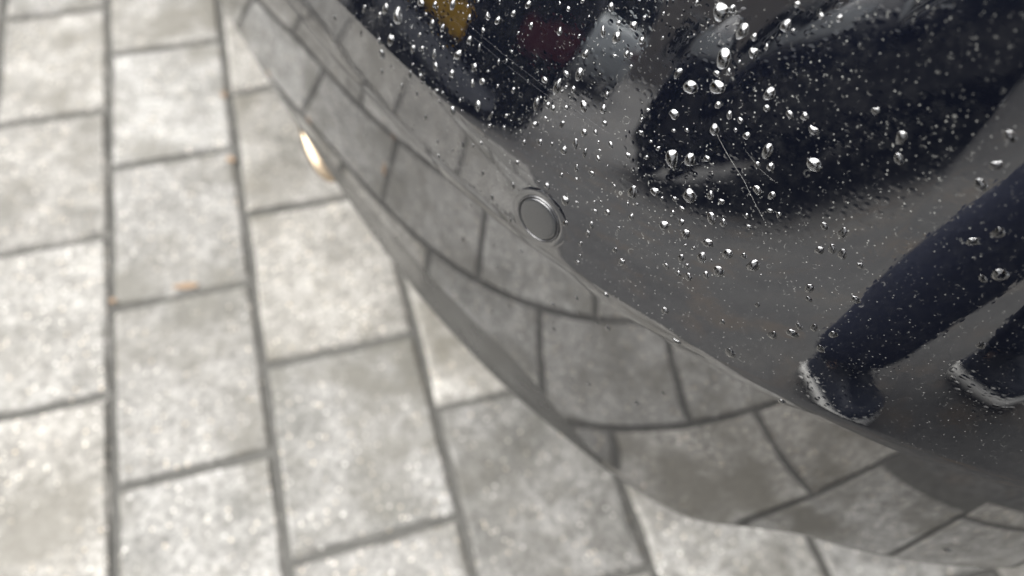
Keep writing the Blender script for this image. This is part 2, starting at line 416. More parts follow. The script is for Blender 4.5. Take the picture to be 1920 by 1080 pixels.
def lathe(prof, n=64):
    v, f = [], []
    for r, h in prof:
        for j in range(n):
            an = 2*math.pi*j/n; v.append((r*math.cos(an), r*math.sin(an), h))
    return v, grid_faces(len(prof), n, wrap=True)
def frame_on(a, l):
    p, nrm = surf_at(a, l)
    d = 4e-4
    Q = bumper_points(np.array([a-d, a+d]), np.array([l]))
    ta = Vector(Q[1, 0] - Q[0, 0]).normalized(); ta = (ta - nrm*ta.dot(nrm)).normalized()
    tb = nrm.cross(ta)
    return p, Matrix(((ta.x, tb.x, nrm.x), (ta.y, tb.y, nrm.y), (ta.z, tb.z, nrm.z))).to_4x4()
CAR_INV = Matrix.Translation(Vector(ORG)) @ Matrix.Rotation(math.atan2(FWD[1], FWD[0]), 4, 'Z')
CAR_INV.invert()
def on_bumper_part(name, verts, faces, mat, a, l, parent, smooth=True):
    p, m4 = frame_on(a, l)
    M = CAR_INV @ Matrix.Translation(p) @ m4
    return mesh_obj(name, [M @ Vector(v) for v in verts], faces, mat, parent, smooth)
SA, SL = SENSOR_AL
mm = 0.001
M_RING = plain('sensor_ring_plastic', (0.02, 0.02, 0.022), 0.16, ior=2.2)
M_SFACE = plain('sensor_satin_black', (0.010, 0.011, 0.013), 0.22, ior=2.4)
v, f = lathe([(17.5*mm, -0.5*mm), (16.2*mm, 0.05*mm), (15.0*mm, 0.10*mm), (14.0*mm, 0.14*mm), (13.2*mm, 0.14*mm), (12.9*mm, 0.1*mm), (12.75*mm, -0.4*mm)])
sensor = on_bumper_part('parking_sensor', v, f, M_PAINT, SA, SL, car)
tag(sensor, 'round parking sensor set in the bumper')
v, f = lathe([(12.75*mm, 0.0), (12.7*mm, 0.35*mm), (12.5*mm, 0.6*mm), (12.25*mm, 0.66*mm), (12.0*mm, 0.55*mm), (11.9*mm, 0.2*mm), (11.85*mm, -0.3*mm)])
tag(on_bumper_part('sensor_ring', v, f, M_RING, SA, SL, sensor), 'thin bright ring')
v, f = lathe([(11.2*mm, -0.3*mm), (11.2*mm, 0.3*mm), (11.05*mm, 0.55*mm), (10.7*mm, 0.75*mm), (10.0*mm, 0.88*mm), (9.0*mm, 0.92*mm), (5*mm, 0.97*mm), (0.01*mm, 1.0*mm)])
on_bumper_part('sensor_face', v, f, M_SFACE, SA, SL, sensor)
v, f = lathe([(12.0*mm, 0.12*mm), (11.0*mm, 0.12*mm)])
on_bumper_part('sensor_seal', v, f, M_BLACK, SA, SL, sensor)

# chrome exhaust tip under the far part of the bumper (built in world space, then moved into the car's frame)
EX = Vector(EXH_POS); ed = Vector((OUTW[0], OUTW[1], -0.06)).normalized(); es = Vector((0, 0, 1)).cross(ed).normalized(); eu = ed.cross(es)
prof = [(0.030, -0.26), (0.040, -0.20), (0.0415, -0.02), (0.0425, -0.006), (0.0420, 0.000), (0.0400, 0.002), (0.0380, -0.001), (0.0370, -0.012), (0.0365, -0.12)]
ev, ef = lathe(prof, 48)
ev2 = []
for x, y, z in ev:
    zz = z - (0.018*(y/0.042) if z > -0.1 else 0)           # slanted cut: upper edge sits further back
    ev2.append(CAR_INV @ (EX + es*(x*1.45) + eu*(y*0.86) + ed*zz))
M_TIP = plain('polished_tailpipe', (0.46, 0.36, 0.25), 0.26, 1.0, var=0.12, scale=30.0)
tag(mesh_obj('exhaust_tip', ev2, ef, M_TIP, car), 'polished exhaust tip poking out below the bumper edge')

# ------------------------------------------------------------------ car bodies (the rest of this car and the parked neighbours seen mirrored)
def ring_rect(x0, x1, hw, z, r=0.25, n=7):
    pts = []
    for cx_, cy_, s in ((x1-r, hw-r, 0), (x0+r, hw-r, 1), (x0+r, -hw+r, 2), (x1-r, -hw+r, 3)):
        for k in range(n):
            an = math.pi/2*(s + k/(n-1)); pts.append((cx_ + r*math.cos(an), cy_ + r*math.sin(an), z))
    return pts
def loft(rings, cap0=False, cap1=False):
    n = len(rings[0]); v = [p for r in rings for p in r]
    f = [tuple(q) for q in grid_faces(len(rings), n, wrap=True)]
    if cap0: f.append(tuple(range(n))[::-1])
    if cap1: f.append(tuple(range((len(rings)-1)*n, len(rings)*n)))
    return v, f
def box_vf(c, s, bev=0.0):
    bm = bmesh.new(); bmesh.ops.create_cube(bm, size=1.0)
    for vv in bm.verts: vv.co = Vector((vv.co.x*s[0]+c[0], vv.co.y*s[1]+c[1], vv.co.z*s[2]+c[2]))
    if bev: bmesh.ops.bevel(bm, geom=list(bm.edges), offset=bev, segments=2, affect='EDGES')
    vs = [tuple(vv.co) for vv in bm.verts]; fs = [tuple(vv.index for vv in ff.verts) for ff in bm.faces]
    bm.free(); return vs, fs
def box_part(name, c, s, mat, parent, bev=0.0):
    v_, f_ = box_vf(c, s, bev); return mesh_obj(name, v_, f_, mat, parent, smooth=False)
def make_wheel(parent, x, y, side, r=0.31, w=0.2):
    wv, wf = lathe([(r*0.68, -w/2+0.01), (r*0.9, -w/2), (r*0.985, -w/2+0.025), (r, -w/4), (r, w/4), (r*0.985, w/2-0.025), (r*0.9, w/2), (r*0.68, w/2-0.01)], 36)
    wh = mesh_obj('wheel', [(x + p[0], y + p[2]*side, r + p[1]) for p in wv], wf, M_RUBBER, parent)
    rv, rf = lathe([(r*0.69, -w/2+0.03), (r*0.69, w/2-0.012), (r*0.64, w/2-0.010), (r*0.62, w/2-0.05)], 36)
    rv = [(x + p[0], y + p[2]*side, r + p[1]) for p in rv]
    for k in range(5):
        an = 2*math.pi*k/5; ca, sa = math.cos(an), math.sin(an); b0 = len(rv)
        for rad, hw_, h in ((0.02, 0.035, 0.03), (r*0.66, 0.022, 0.02)):
            for q in (-1, 1):
                for zz in (w/2-0.02-h, w/2-0.02):
                    rv.append((x + rad*ca - q*hw_*sa, y + side*zz, r + rad*sa + q*hw_*ca))
        rf += [(b0, b0+1, b0+3, b0+2), (b0+4, b0+6, b0+7, b0+5), (b0, b0+4, b0+5, b0+1), (b0+2, b0+3, b0+7, b0+6), (b0+1, b0+5, b0+7, b0+3), (b0, b0+2, b0+6, b0+4)]
    mesh_obj('rim', rv, rf, M_ALLOY, wh, smooth=False)
def body_parts(root, Lc=4.2, Wc=1.78, paint=None, rear_in=0.0, rear_lights=True, front=True, plate=None, strip=None, roof_z=1.45, tail=(0.62, 0.80)):
    hw = Wc/2; xr, xf = -Lc/2 + rear_in, Lc/2
    sec = [(0.20, 0.10, 0.05), (0.26, 0.03, 0.012), (0.40, 0.0, 0.0), (0.58, 0.005, 0.0), (0.70, 0.035, 0.006), (0.80, 0.06, 0.02), (0.87, 0.10, 0.05)]
    rings = [ring_rect(xr + i_, xf - i_*1.3 - max(0, z-0.62)*1.2, hw - s_, z, 0.34) for z, i_, s_ in sec]
    v_, f_ = loft(rings, True, True); mesh_obj('body', v_, f_, paint, root)
    x0, x1 = xr + 0.12, xf - 1.05
    rg = [ring_rect(x0, x1, hw-0.06, 0.86, 0.2), ring_rect(x0 + 0.10, x1 - 0.28, hw-0.10, 1.08, 0.2), ring_rect(x0 + 0.30, x1 - 0.66, hw-0.20, 1.36, 0.2)]
    v_, f_ = loft(rg); mesh_obj('windows', v_, f_, M_GLASSD, root)
    rg = [ring_rect(x0 + 0.29, x1 - 0.64, hw-0.19, 1.35, 0.2), ring_rect(x0 + 0.33, x1 - 0.72, hw-0.24, 1.41, 0.2), ring_rect(x0 + 0.5, x1 - 0.9, hw-0.38, roof_z, 0.2)]
    v_, f_ = loft(rg, False, True); mesh_obj('roof', v_, f_, paint, root)
    for s in (-1, 1):
        box_part('window_trim', ((x0+x1)/2 - 0.05, s*(hw-0.052), 0.875), (x1-x0-0.5, 0.012, 0.014), M_CHROME, root)
        for px_ in (x0 + 0.95, x0 + 1.75):
            pv = [(px_-0.03, s*(hw-0.055), 0.865), (px_+0.03, s*(hw-0.055), 0.865), (px_+0.05, s*(hw-0.192), 1.362), (px_, s*(hw-0.192), 1.362)]
            pv += [(p[0], p[1]-s*0.02, p[2]) for p in pv]
            mesh_obj('pillar', pv, [(0, 1, 2, 3), (4, 7, 6, 5), (0, 4, 5, 1), (1, 5, 6, 2), (2, 6, 7, 3), (3, 7, 4, 0)], M_BLACK, root, smooth=False)
        box_part('door_handle', (x0 + 1.15, s*(hw+0.004), 0.70), (0.16, 0.02, 0.022), paint, root, 0.006)
        box_part('door_mirror', (x1 - 0.45, s*(hw+0.05), 0.93), (0.12, 0.2, 0.11), paint, root, 0.03)
        for wx in (-Lc/2 + 0.78, Lc/2 - 0.85): make_wheel(root, wx, s*(hw-0.085), s)
        if rear_lights: box_part('tail_light', (xr + 0.035, s*(hw-0.17), (tail[0]+tail[1])/2), (0.10, 0.24, tail[1]-tail[0]), M_RED, root, 0.02)
        if front: box_part('headlight', (xf - 0.20, s*(hw-0.28), 0.66), (0.26, 0.34, 0.12), M_CLEAR, root, 0.03)
    if plate: box_part('number_plate', (xr - 0.012, 0, 0.455), (0.02, 0.52, 0.115), plate, root, 0.004)
    if strip: box_part('bumper_strip', (xr + 0.01, 0, 0.285), (0.08, Wc-0.45, 0.10), strip, root, 0.02)
    if front: box_part('grille', (xf - 0.01, 0, 0.42), (0.05, 0.9, 0.2), M_BLACK, root, 0.015)
body_parts(car, 4.2, 1.72, M_PAINT2, rear_in=0.42, rear_lights=False)
HWC = 0.86
for s in (-1, 1): box_part('tail_light', (-2.1 + 0.43, s*0.66, 0.95), (0.14, 0.26, 0.15), M_RED, car, 0.03)
box_part('tailgate', (-2.1 + 0.44, 0, 0.93), (0.14, 1.46, 0.24), M_PAINT2, car, 0.04)
box_part('underbody', (0.1, 0, 0.30), (3.5, 1.5, 0.12), M_BLACK, car, 0.03)
# ------------------------------------------------------------------ parked neighbours, mirrored in the paint
c1 = empty('dark_hatchback', (-4.45, 0.90, 0), math.pi, 'black hatchback with yellow plate and red tail lights mirrored upper left', 'car')
body_parts(c1, 4.2, 1.74, M_PAINT2, front=True, plate=M_YELLOW, strip=M_GREYTRIM, tail=(0.54, 0.66))
c2 = empty('dark_saloon', (-4.10, -2.72, 0), math.radians(46.0), 'large navy car mirrored at upper right above the legs', 'car')
M_NAVY = make_paint('navy_gloss_paint', (0.004, 0.005, 0.010), dirty=False, ior=1.16)
body_parts(c2, 4.2, 1.62, M_NAVY, rear_lights=True, front=True)
c2.scale = (1, 1, 1.25)
c3 = empty('silver_van', (-11.2, -0.85, 0), math.pi, 'small silver car mirrored between the two dark cars', 'car')
body_parts(c3, 4.0, 1.70, M_SILVER, front=True, tail=(0.55, 0.66))

# ------------------------------------------------------------------ houses across the street
def make_brick(name, a, b_, mortar, sc):
    m, t, b = new_mat(name)
    tc = t.nodes.new('ShaderNodeTexCoord')
    mp = t.nodes.new('ShaderNodeMapping'); mp.inputs['Rotation'].default_value = (math.pi/2, 0, math.pi/2); L(t, tc.outputs['Object'], mp.inputs[0])
    br = t.nodes.new('ShaderNodeTexBrick'); br.inputs['Scale'].default_value = sc
    br.inputs['Color1'].default_value = (*a, 1); br.inputs['Color2'].default_value = (*b_, 1); br.inputs['Mortar'].default_value = (*mortar, 1)
    br.inputs['Mortar Size'].default_value = 0.012
    L(t, mp.outputs[0], br.inputs['Vector']); L(t, br.outputs[0], b.inputs['Base Color']); b.inputs['Roughness'].default_value = 0.9
    return m
M_BRICK = make_brick('red_brick', (0.40, 0.10, 0.065), (0.30, 0.08, 0.055), (0.3, 0.27, 0.24), 4.0)
M_RENDER = plain('beige_render', (0.52, 0.45, 0.34), 0.9)
M_ROOF = plain('roof_tiles', (0.10, 0.085, 0.08), 0.8)
M_WHITE = plain('white_frame', (0.75, 0.75, 0.73), 0.5)
def house(name, loc, w, h, dep, wall, label, cols, rows):
    r = empty(name, loc, 0.0, label, 'house')
    # front wall faces +x; openings are recessed panels
    xs = [(-w/2 + w*(i+0.5)/cols) for i in range(cols)]
    box_part('wall', (-dep/2, 0, h/2), (dep, w, h), wall, r)
    rv = [(0.3, -w/2-0.3, h), (0.3, w/2+0.3, h), (-dep-0.3, w/2+0.3, h), (-dep-0.3, -w/2-0.3, h), (-dep/2, -w/2-0.3, h+dep*0.4), (-dep/2, w/2+0.3, h+dep*0.4)]
    mesh_obj('roof', rv, [(0, 1, 5, 4), (2, 3, 4, 5), (0, 4, 3), (1, 2, 5), (0, 3, 2, 1)], M_ROOF, r, smooth=False)
    for j in range(rows):
        for i, y in enumerate(xs):
            if j == 0 and i == cols//2:
                dd = box_part('door', (0.03, y, 1.05), (0.10, 1.0, 2.1), M_GREYTRIM, r)
                box_part('handle', (0.10, y+0.38, 1.0), (0.05, 0.04, 0.14), M_CHROME, dd)
                continue
            z = 1.5 + j*2.7
            wv = box_part('window', (0.02, y, z), (0.08, 1.2, 1.3), M_GLASSD, r)
            box_part('frame', (0.055, y, z), (0.05, 0.07, 1.3), M_WHITE, wv)
            for zz in (-0.68, 0.68): box_part('frame', (0.05, y, z+zz), (0.10, 1.36, 0.07), M_WHITE, wv)
house('brick_house', (-23.0, -10.2, -0.03), 17.0, 5.8, 8.0, M_BRICK, 'red brick house across the street mirrored at the top', 6, 2)
house('beige_house', (-24.5, 2.6, -0.03), 8.0, 5.6, 8.0, M_RENDER, 'beige rendered house beside the red brick one, mirrored at the top', 3, 2)

# ------------------------------------------------------------------ the person taking the picture
M_TROUSER = plain('navy_trousers', (0.013, 0.017, 0.037), 0.9, var=0.35, scale=14.0)
M_JACKET = plain('dark_jacket', (0.02, 0.021, 0.025), 0.9, var=0.3, scale=10.0)
M_SKIN = plain('skin', (0.50, 0.33, 0.25), 0.55, var=0.08)
M_HAIR = plain('dark_hair', (0.03, 0.022, 0.016), 0.6, var=0.4, scale=60.0)
M_SHOE = plain('dark_shoe_upper', (0.016, 0.020, 0.034), 0.5, var=0.3, scale=25.0)
M_SOLE = plain('white_sole', (0.93, 0.92, 0.88), 0.6, var=0.05)
PERSON_AT = Vector((0.03, -0.72, 0.0))
person = empty('person', tuple(PERSON_AT), 0.0, 'person in navy trousers and dark white-soled shoes, legs mirrored at the right edge', 'person')
def skin(name, nodes, edges, mat, parent, root=0, sub=2, disp=0.0):
    me = bpy.data.meshes.new(name)
    me.from_pydata([tuple(Vector(n[:3]) - PERSON_AT) for n in nodes], edges, []); me.update()
    o = bpy.data.objects.new(name, me); link(o, parent)
    sk = o.modifiers.new('skin', 'SKIN'); sk.use_smooth_shade = True
    lay = me.skin_vertices[0].data
    for i, n in enumerate(nodes):
        rx = n[3]; ry = n[4] if len(n) > 4 else rx
        lay[i].radius = (rx, ry); lay[i].use_root = (i == root)
    ss = o.modifiers.new('sub', 'SUBSURF'); ss.levels = sub; ss.render_levels = sub
    if disp:
        tx = bpy.data.textures.new(name + '_folds', 'CLOUDS'); tx.noise_scale = 0.09; tx.noise_depth = 1
        dm = o.modifiers.new('folds', 'DISPLACE'); dm.texture = tx; dm.strength = disp; dm.texture_coords = 'LOCAL'
    me.materials.append(mat)
    return o
FL, FR = Vector((-0.225, -0.640, 0)), Vector((0.0, -0.965, 0))       # ankles on the ground plan
HIP = {-1: Vector((-0.310, -0.760, 0)), 1: Vector((-0.10, -0.92, 0))}
SHO = {-1: Vector((-0.10, -0.41, 1.30)), 1: Vector((0.16, -0.66, 1.31))}
rt = Vector((0.96065978, -0.27258294, 0.0532103)); fw = Vector((0.18783698, 0.49656581, -0.84743121)); dn = Vector((-0.20457287, -0.82408794, -0.52823196))
phone_c = Vector((0, 0, CAM_Z)) + rt*0.052 + dn*0.022 - fw*0.014
def arm_pts(s, wl):
    grip = phone_c + rt*(s*0.088) + dn*0.045 - fw*0.012
    el = (SHO[s] + grip)/2 + Vector((s*0.10, -0.10, -0.10)); return el, grip + (el - grip).normalized()*wl, grip
# body: one surface from head to fingertips
nodes = [(-0.155, -0.83, 0.92, .12, .13), (-0.11, -0.74, 1.08, .11, .115), (-0.03, -0.60, 1.24, .13, .115), (0.015, -0.50, 1.35, .07, .06), (0.04, -0.44, 1.42, .052, .055),
         (0.045, -0.395, 1.485, .068, .085), (0.047, -0.37, 1.56, .07, .085), (0.048, -0.36, 1.61, .045, .055)]
edges = [(0, 1), (1, 2), (2, 3), (3, 4), (4, 5), (5, 6), (6, 7)]
for s in (-1, 1):
    b0 = len(nodes); sh = SHO[s]; el, wr, grip = arm_pts(s, 0.075)
    nodes += [(*sh, .062), (*el, .043), (*wr, .028, .022), (*grip, .036, .018)]
    edges += [(2, b0), (b0, b0+1), (b0+1, b0+2), (b0+2, b0+3)]
    palm = b0 + 3
    for k in range(4):                                           # four fingers fold behind the phone, unequal lengths
        base = grip - rt*(s*0.010) - dn*(0.012 + 0.019*k - 0.03) + fw*0.004
        ln = (0.062, 0.070, 0.066, 0.052)[k]
        p1 = base - rt*(s*ln*0.40) - fw*0.012; p2 = base - rt*(s*ln*0.78) - fw*0.010; p3 = base - rt*(s*ln) + fw*0.002
        i0 = len(nodes); nodes += [(*p1, .009), (*p2, .0085), (*p3, .0075)]; edges += [(palm, i0), (i0, i0+1), (i0+1, i0+2)]
    tb = grip + dn*0.032
    i0 = len(nodes); nodes += [(*(tb - rt*(s*0.012) - fw*0.004), .011), (*(tb - rt*(s*0.038) - fw*0.010), .0095), (*(tb - rt*(s*0.058) - dn*0.006 - fw*0.009), .008)]
    edges += [(palm, i0), (i0, i0+1), (i0+1, i0+2)]
def knee(s, F): return Vector(((F.x + HIP[s].x)/2 + 0.030, (F.y + HIP[s].y)/2, 0.50))
for s, F in ((-1, FL), (1, FR)):
    b0 = len(nodes); kn = knee(s, F)
    nodes += [(HIP[s].x, HIP[s].y, 0.86, .085), (*kn, .058), (F.x, F.y, 0.10, .04), (F.x + 0.02, F.y, 0.06, .04)]
    edges += [(0, b0), (b0, b0+1), (b0+1, b0+2), (b0+2, b0+3)]
body = skin('body', nodes, edges, M_SKIN, person)
# clothes
tn = [(-0.152, -0.82, 0.97, .16, .18), (-0.157, -0.83, 0.90, .165, .18)]; te = [(0, 1)]
for s, F in ((-1, FL), (1, FR)):
    b0 = len(tn); kn = knee(s, F); top = Vector((HIP[s].x, HIP[s].y, 0.80)); mid = (kn + top)/2 + Vector((0.01, 0, 0))
    tn += [(*top, .155), (*mid, .152), (*kn, .146), ((kn.x+F.x)/2, (kn.y+F.y)/2, 0.32, .138), (F.x + 0.005, F.y, 0.20, .126), (F.x + 0.008, F.y, 0.092, .116)]
    te += [(1, b0)] + [(b0+i, b0+i+1) for i in range(5)]
skin('trousers', tn, te, M_TROUSER, person, sub=3, disp=0.016)
jn = [(-0.160, -0.835, 0.84, .215, .225), (-0.11, -0.74, 1.07, .195, .205), (-0.03, -0.605, 1.23, .185, .175), (0.015, -0.505, 1.34, .095, .09)]; je = [(0, 1), (1, 2), (2, 3)]
for s in (-1, 1):
    b0 = len(jn); el, wr, grip = arm_pts(s, 0.11)
    jn += [(*SHO[s], .082), (*el, .062), (*wr, .045)]; je += [(2, b0), (b0, b0+1), (b0+1, b0+2)]
skin('jacket', jn, je, M_JACKET, person, disp=0.02)
# hair cap
hv, hf = [], []
hc = Vector((0.046, -0.382, 1.555)) - PERSON_AT
for i in range(9):
    ph = math.pi*0.56*i/8
    for j in range(24):
        an = 2*math.pi*j/24
        cutback = 1.0 if math.sin(an) < 0.2 else 0.80
        hv.append((hc.x + 0.083*math.sin(ph*cutback)*math.cos(an), hc.y - 0.01 + 0.100*math.sin(ph*cutback)*math.sin(an), hc.z + 0.098*math.cos(ph*cutback) - 0.02*max(0, -math.sin(an))*i/8))
mesh_obj('hair', hv, grid_faces(9, 24, wrap=True), M_HAIR, person)
# face: eyes, nose, ears, mouth as small pieces of the head's surface
fc = Vector((0.046, -0.295, 1.49)) - PERSON_AT
for s in (-1, 1):
    ev_, ef_ = lathe([(0.012*math.sin(math.pi*k/6)+1e-4, 0.012*math.cos(math.pi*k/6)) for k in range(7)], 12)
    mesh_obj('eye', [(fc.x + s*0.031 + p[0], fc.y + 0.002 + p[1]*0.7, fc.z + 0.03 + p[2]) for p in ev_], ef_, M_WHITE, person)
    mesh_obj('ear', [(fc.x + s*(0.078 + p[0]*0.5), fc.y - 0.085 + p[1]*1.4, fc.z + 0.01 + p[2]*2.4) for p in ev_], ef_, M_SKIN, person)
mesh_obj('nose', [(fc.x-0.008, fc.y+0.0, fc.z+0.03), (fc.x+0.008, fc.y+0.0, fc.z+0.03), (fc.x-0.017, fc.y, fc.z-0.015), (fc.x+0.017, fc.y, fc.z-0.015), (fc.x, fc.y+0.028, fc.z-0.010), (fc.x, fc.y+0.006, fc.z+0.032)], [(0, 2, 4), (1, 4, 3), (0, 4, 5), (5, 4, 1), (2, 3, 4)], M_SKIN, person)
box_part('mouth', (fc.x, fc.y + 0.000, fc.z - 0.045), (0.045, 0.012, 0.010), plain('lips', (0.42, 0.19, 0.16), 0.5), person, 0.004)

def shoe(F, ang):
    """sneaker: white sole and dark upper; heel at -0.09, toe at +0.20 along local x"""
    def hw(t): return 0.5*(0.066 + 0.040*math.sin(min(1, t*1.15)*math.pi*0.62)**1.2)*min(1.0, math.sqrt(max(0.0, t/0.07)), math.sqrt(max(0.0, (1-t)/0.12)))
    ts = [0.004, 0.02, 0.05, 0.1, 0.2, 0.3, 0.4, 0.5, 0.6, 0.7, 0.8, 0.88, 0.94, 0.98, 0.996]
    def outline(z, grow, lift):
        return [(-0.085 + 0.285*t + 0.0, -(hw(t)+grow), z + lift*max(0, t-0.75)**2) for t in ts] + [(-0.085 + 0.285*t, hw(t)+grow, z + lift*max(0, t-0.75)**2) for t in ts[::-1]]
    rz = Matrix.Translation(F - PERSON_AT) @ Matrix.Rotation(ang, 4, 'Z')
    sv, sf = loft([outline(0.002, -0.004, .25), outline(0.006, 0.002, .25), outline(0.022, 0.006, .22), outline(0.028, 0.002, .2)], True, True)
    uv_ = []
    for z, k in ((0.026, 1.0), (0.042, 1.02), (0.058, 0.95), (0.072, 0.80), (0.090, 0.66), (0.105, 0.58), (0.118, 0.55)):
        ring = []
        for sgn, tt in [(-1, t) for t in ts] + [(1, t) for t in ts[::-1]]:
            top = 0.062 if tt > 0.8 else 0.062 + (0.118-0.062)*min(1, (0.8-tt)/0.35)
            zz = min(z, top)
            ring.append((-0.085 + 0.285*tt - 0.03*(z-0.03)*tt*6*(tt > .3), sgn*hw(tt)*k, zz))
        uv_.append(ring)
    uvv, uff = loft(uv_, False, True)
    up = mesh_obj('shoe', [rz @ Vector(p) for p in uvv], uff, M_SHOE, person)
    mesh_obj('sole', [rz @ Vector(p) for p in sv], sf, M_SOLE, up)
shoe(FL, math.radians(6)); shoe(FR, math.radians(2))

phone = bpy.data.objects.new('smartphone', None); link(phone); phone.location = phone_c
tag(phone, 'thin black smartphone held over the bumper by the person', 'phone')
pm = Matrix((( rt.x, dn.x, fw.x), (rt.y, dn.y, fw.y), (rt.z, dn.z, fw.z)))
pv, pf = box_vf((0, 0, 0), (0.150, 0.073, 0.008), 0.003)
mesh_obj('phone_body', [pm @ Vector(p) for p in pv], pf, M_BLACK, phone, smooth=False)
pv, pf = box_vf((0, 0, -0.0042), (0.144, 0.068, 0.001))
mesh_obj('screen', [pm @ Vector(p) for p in pv], pf, M_GLASSD, phone, smooth=False)
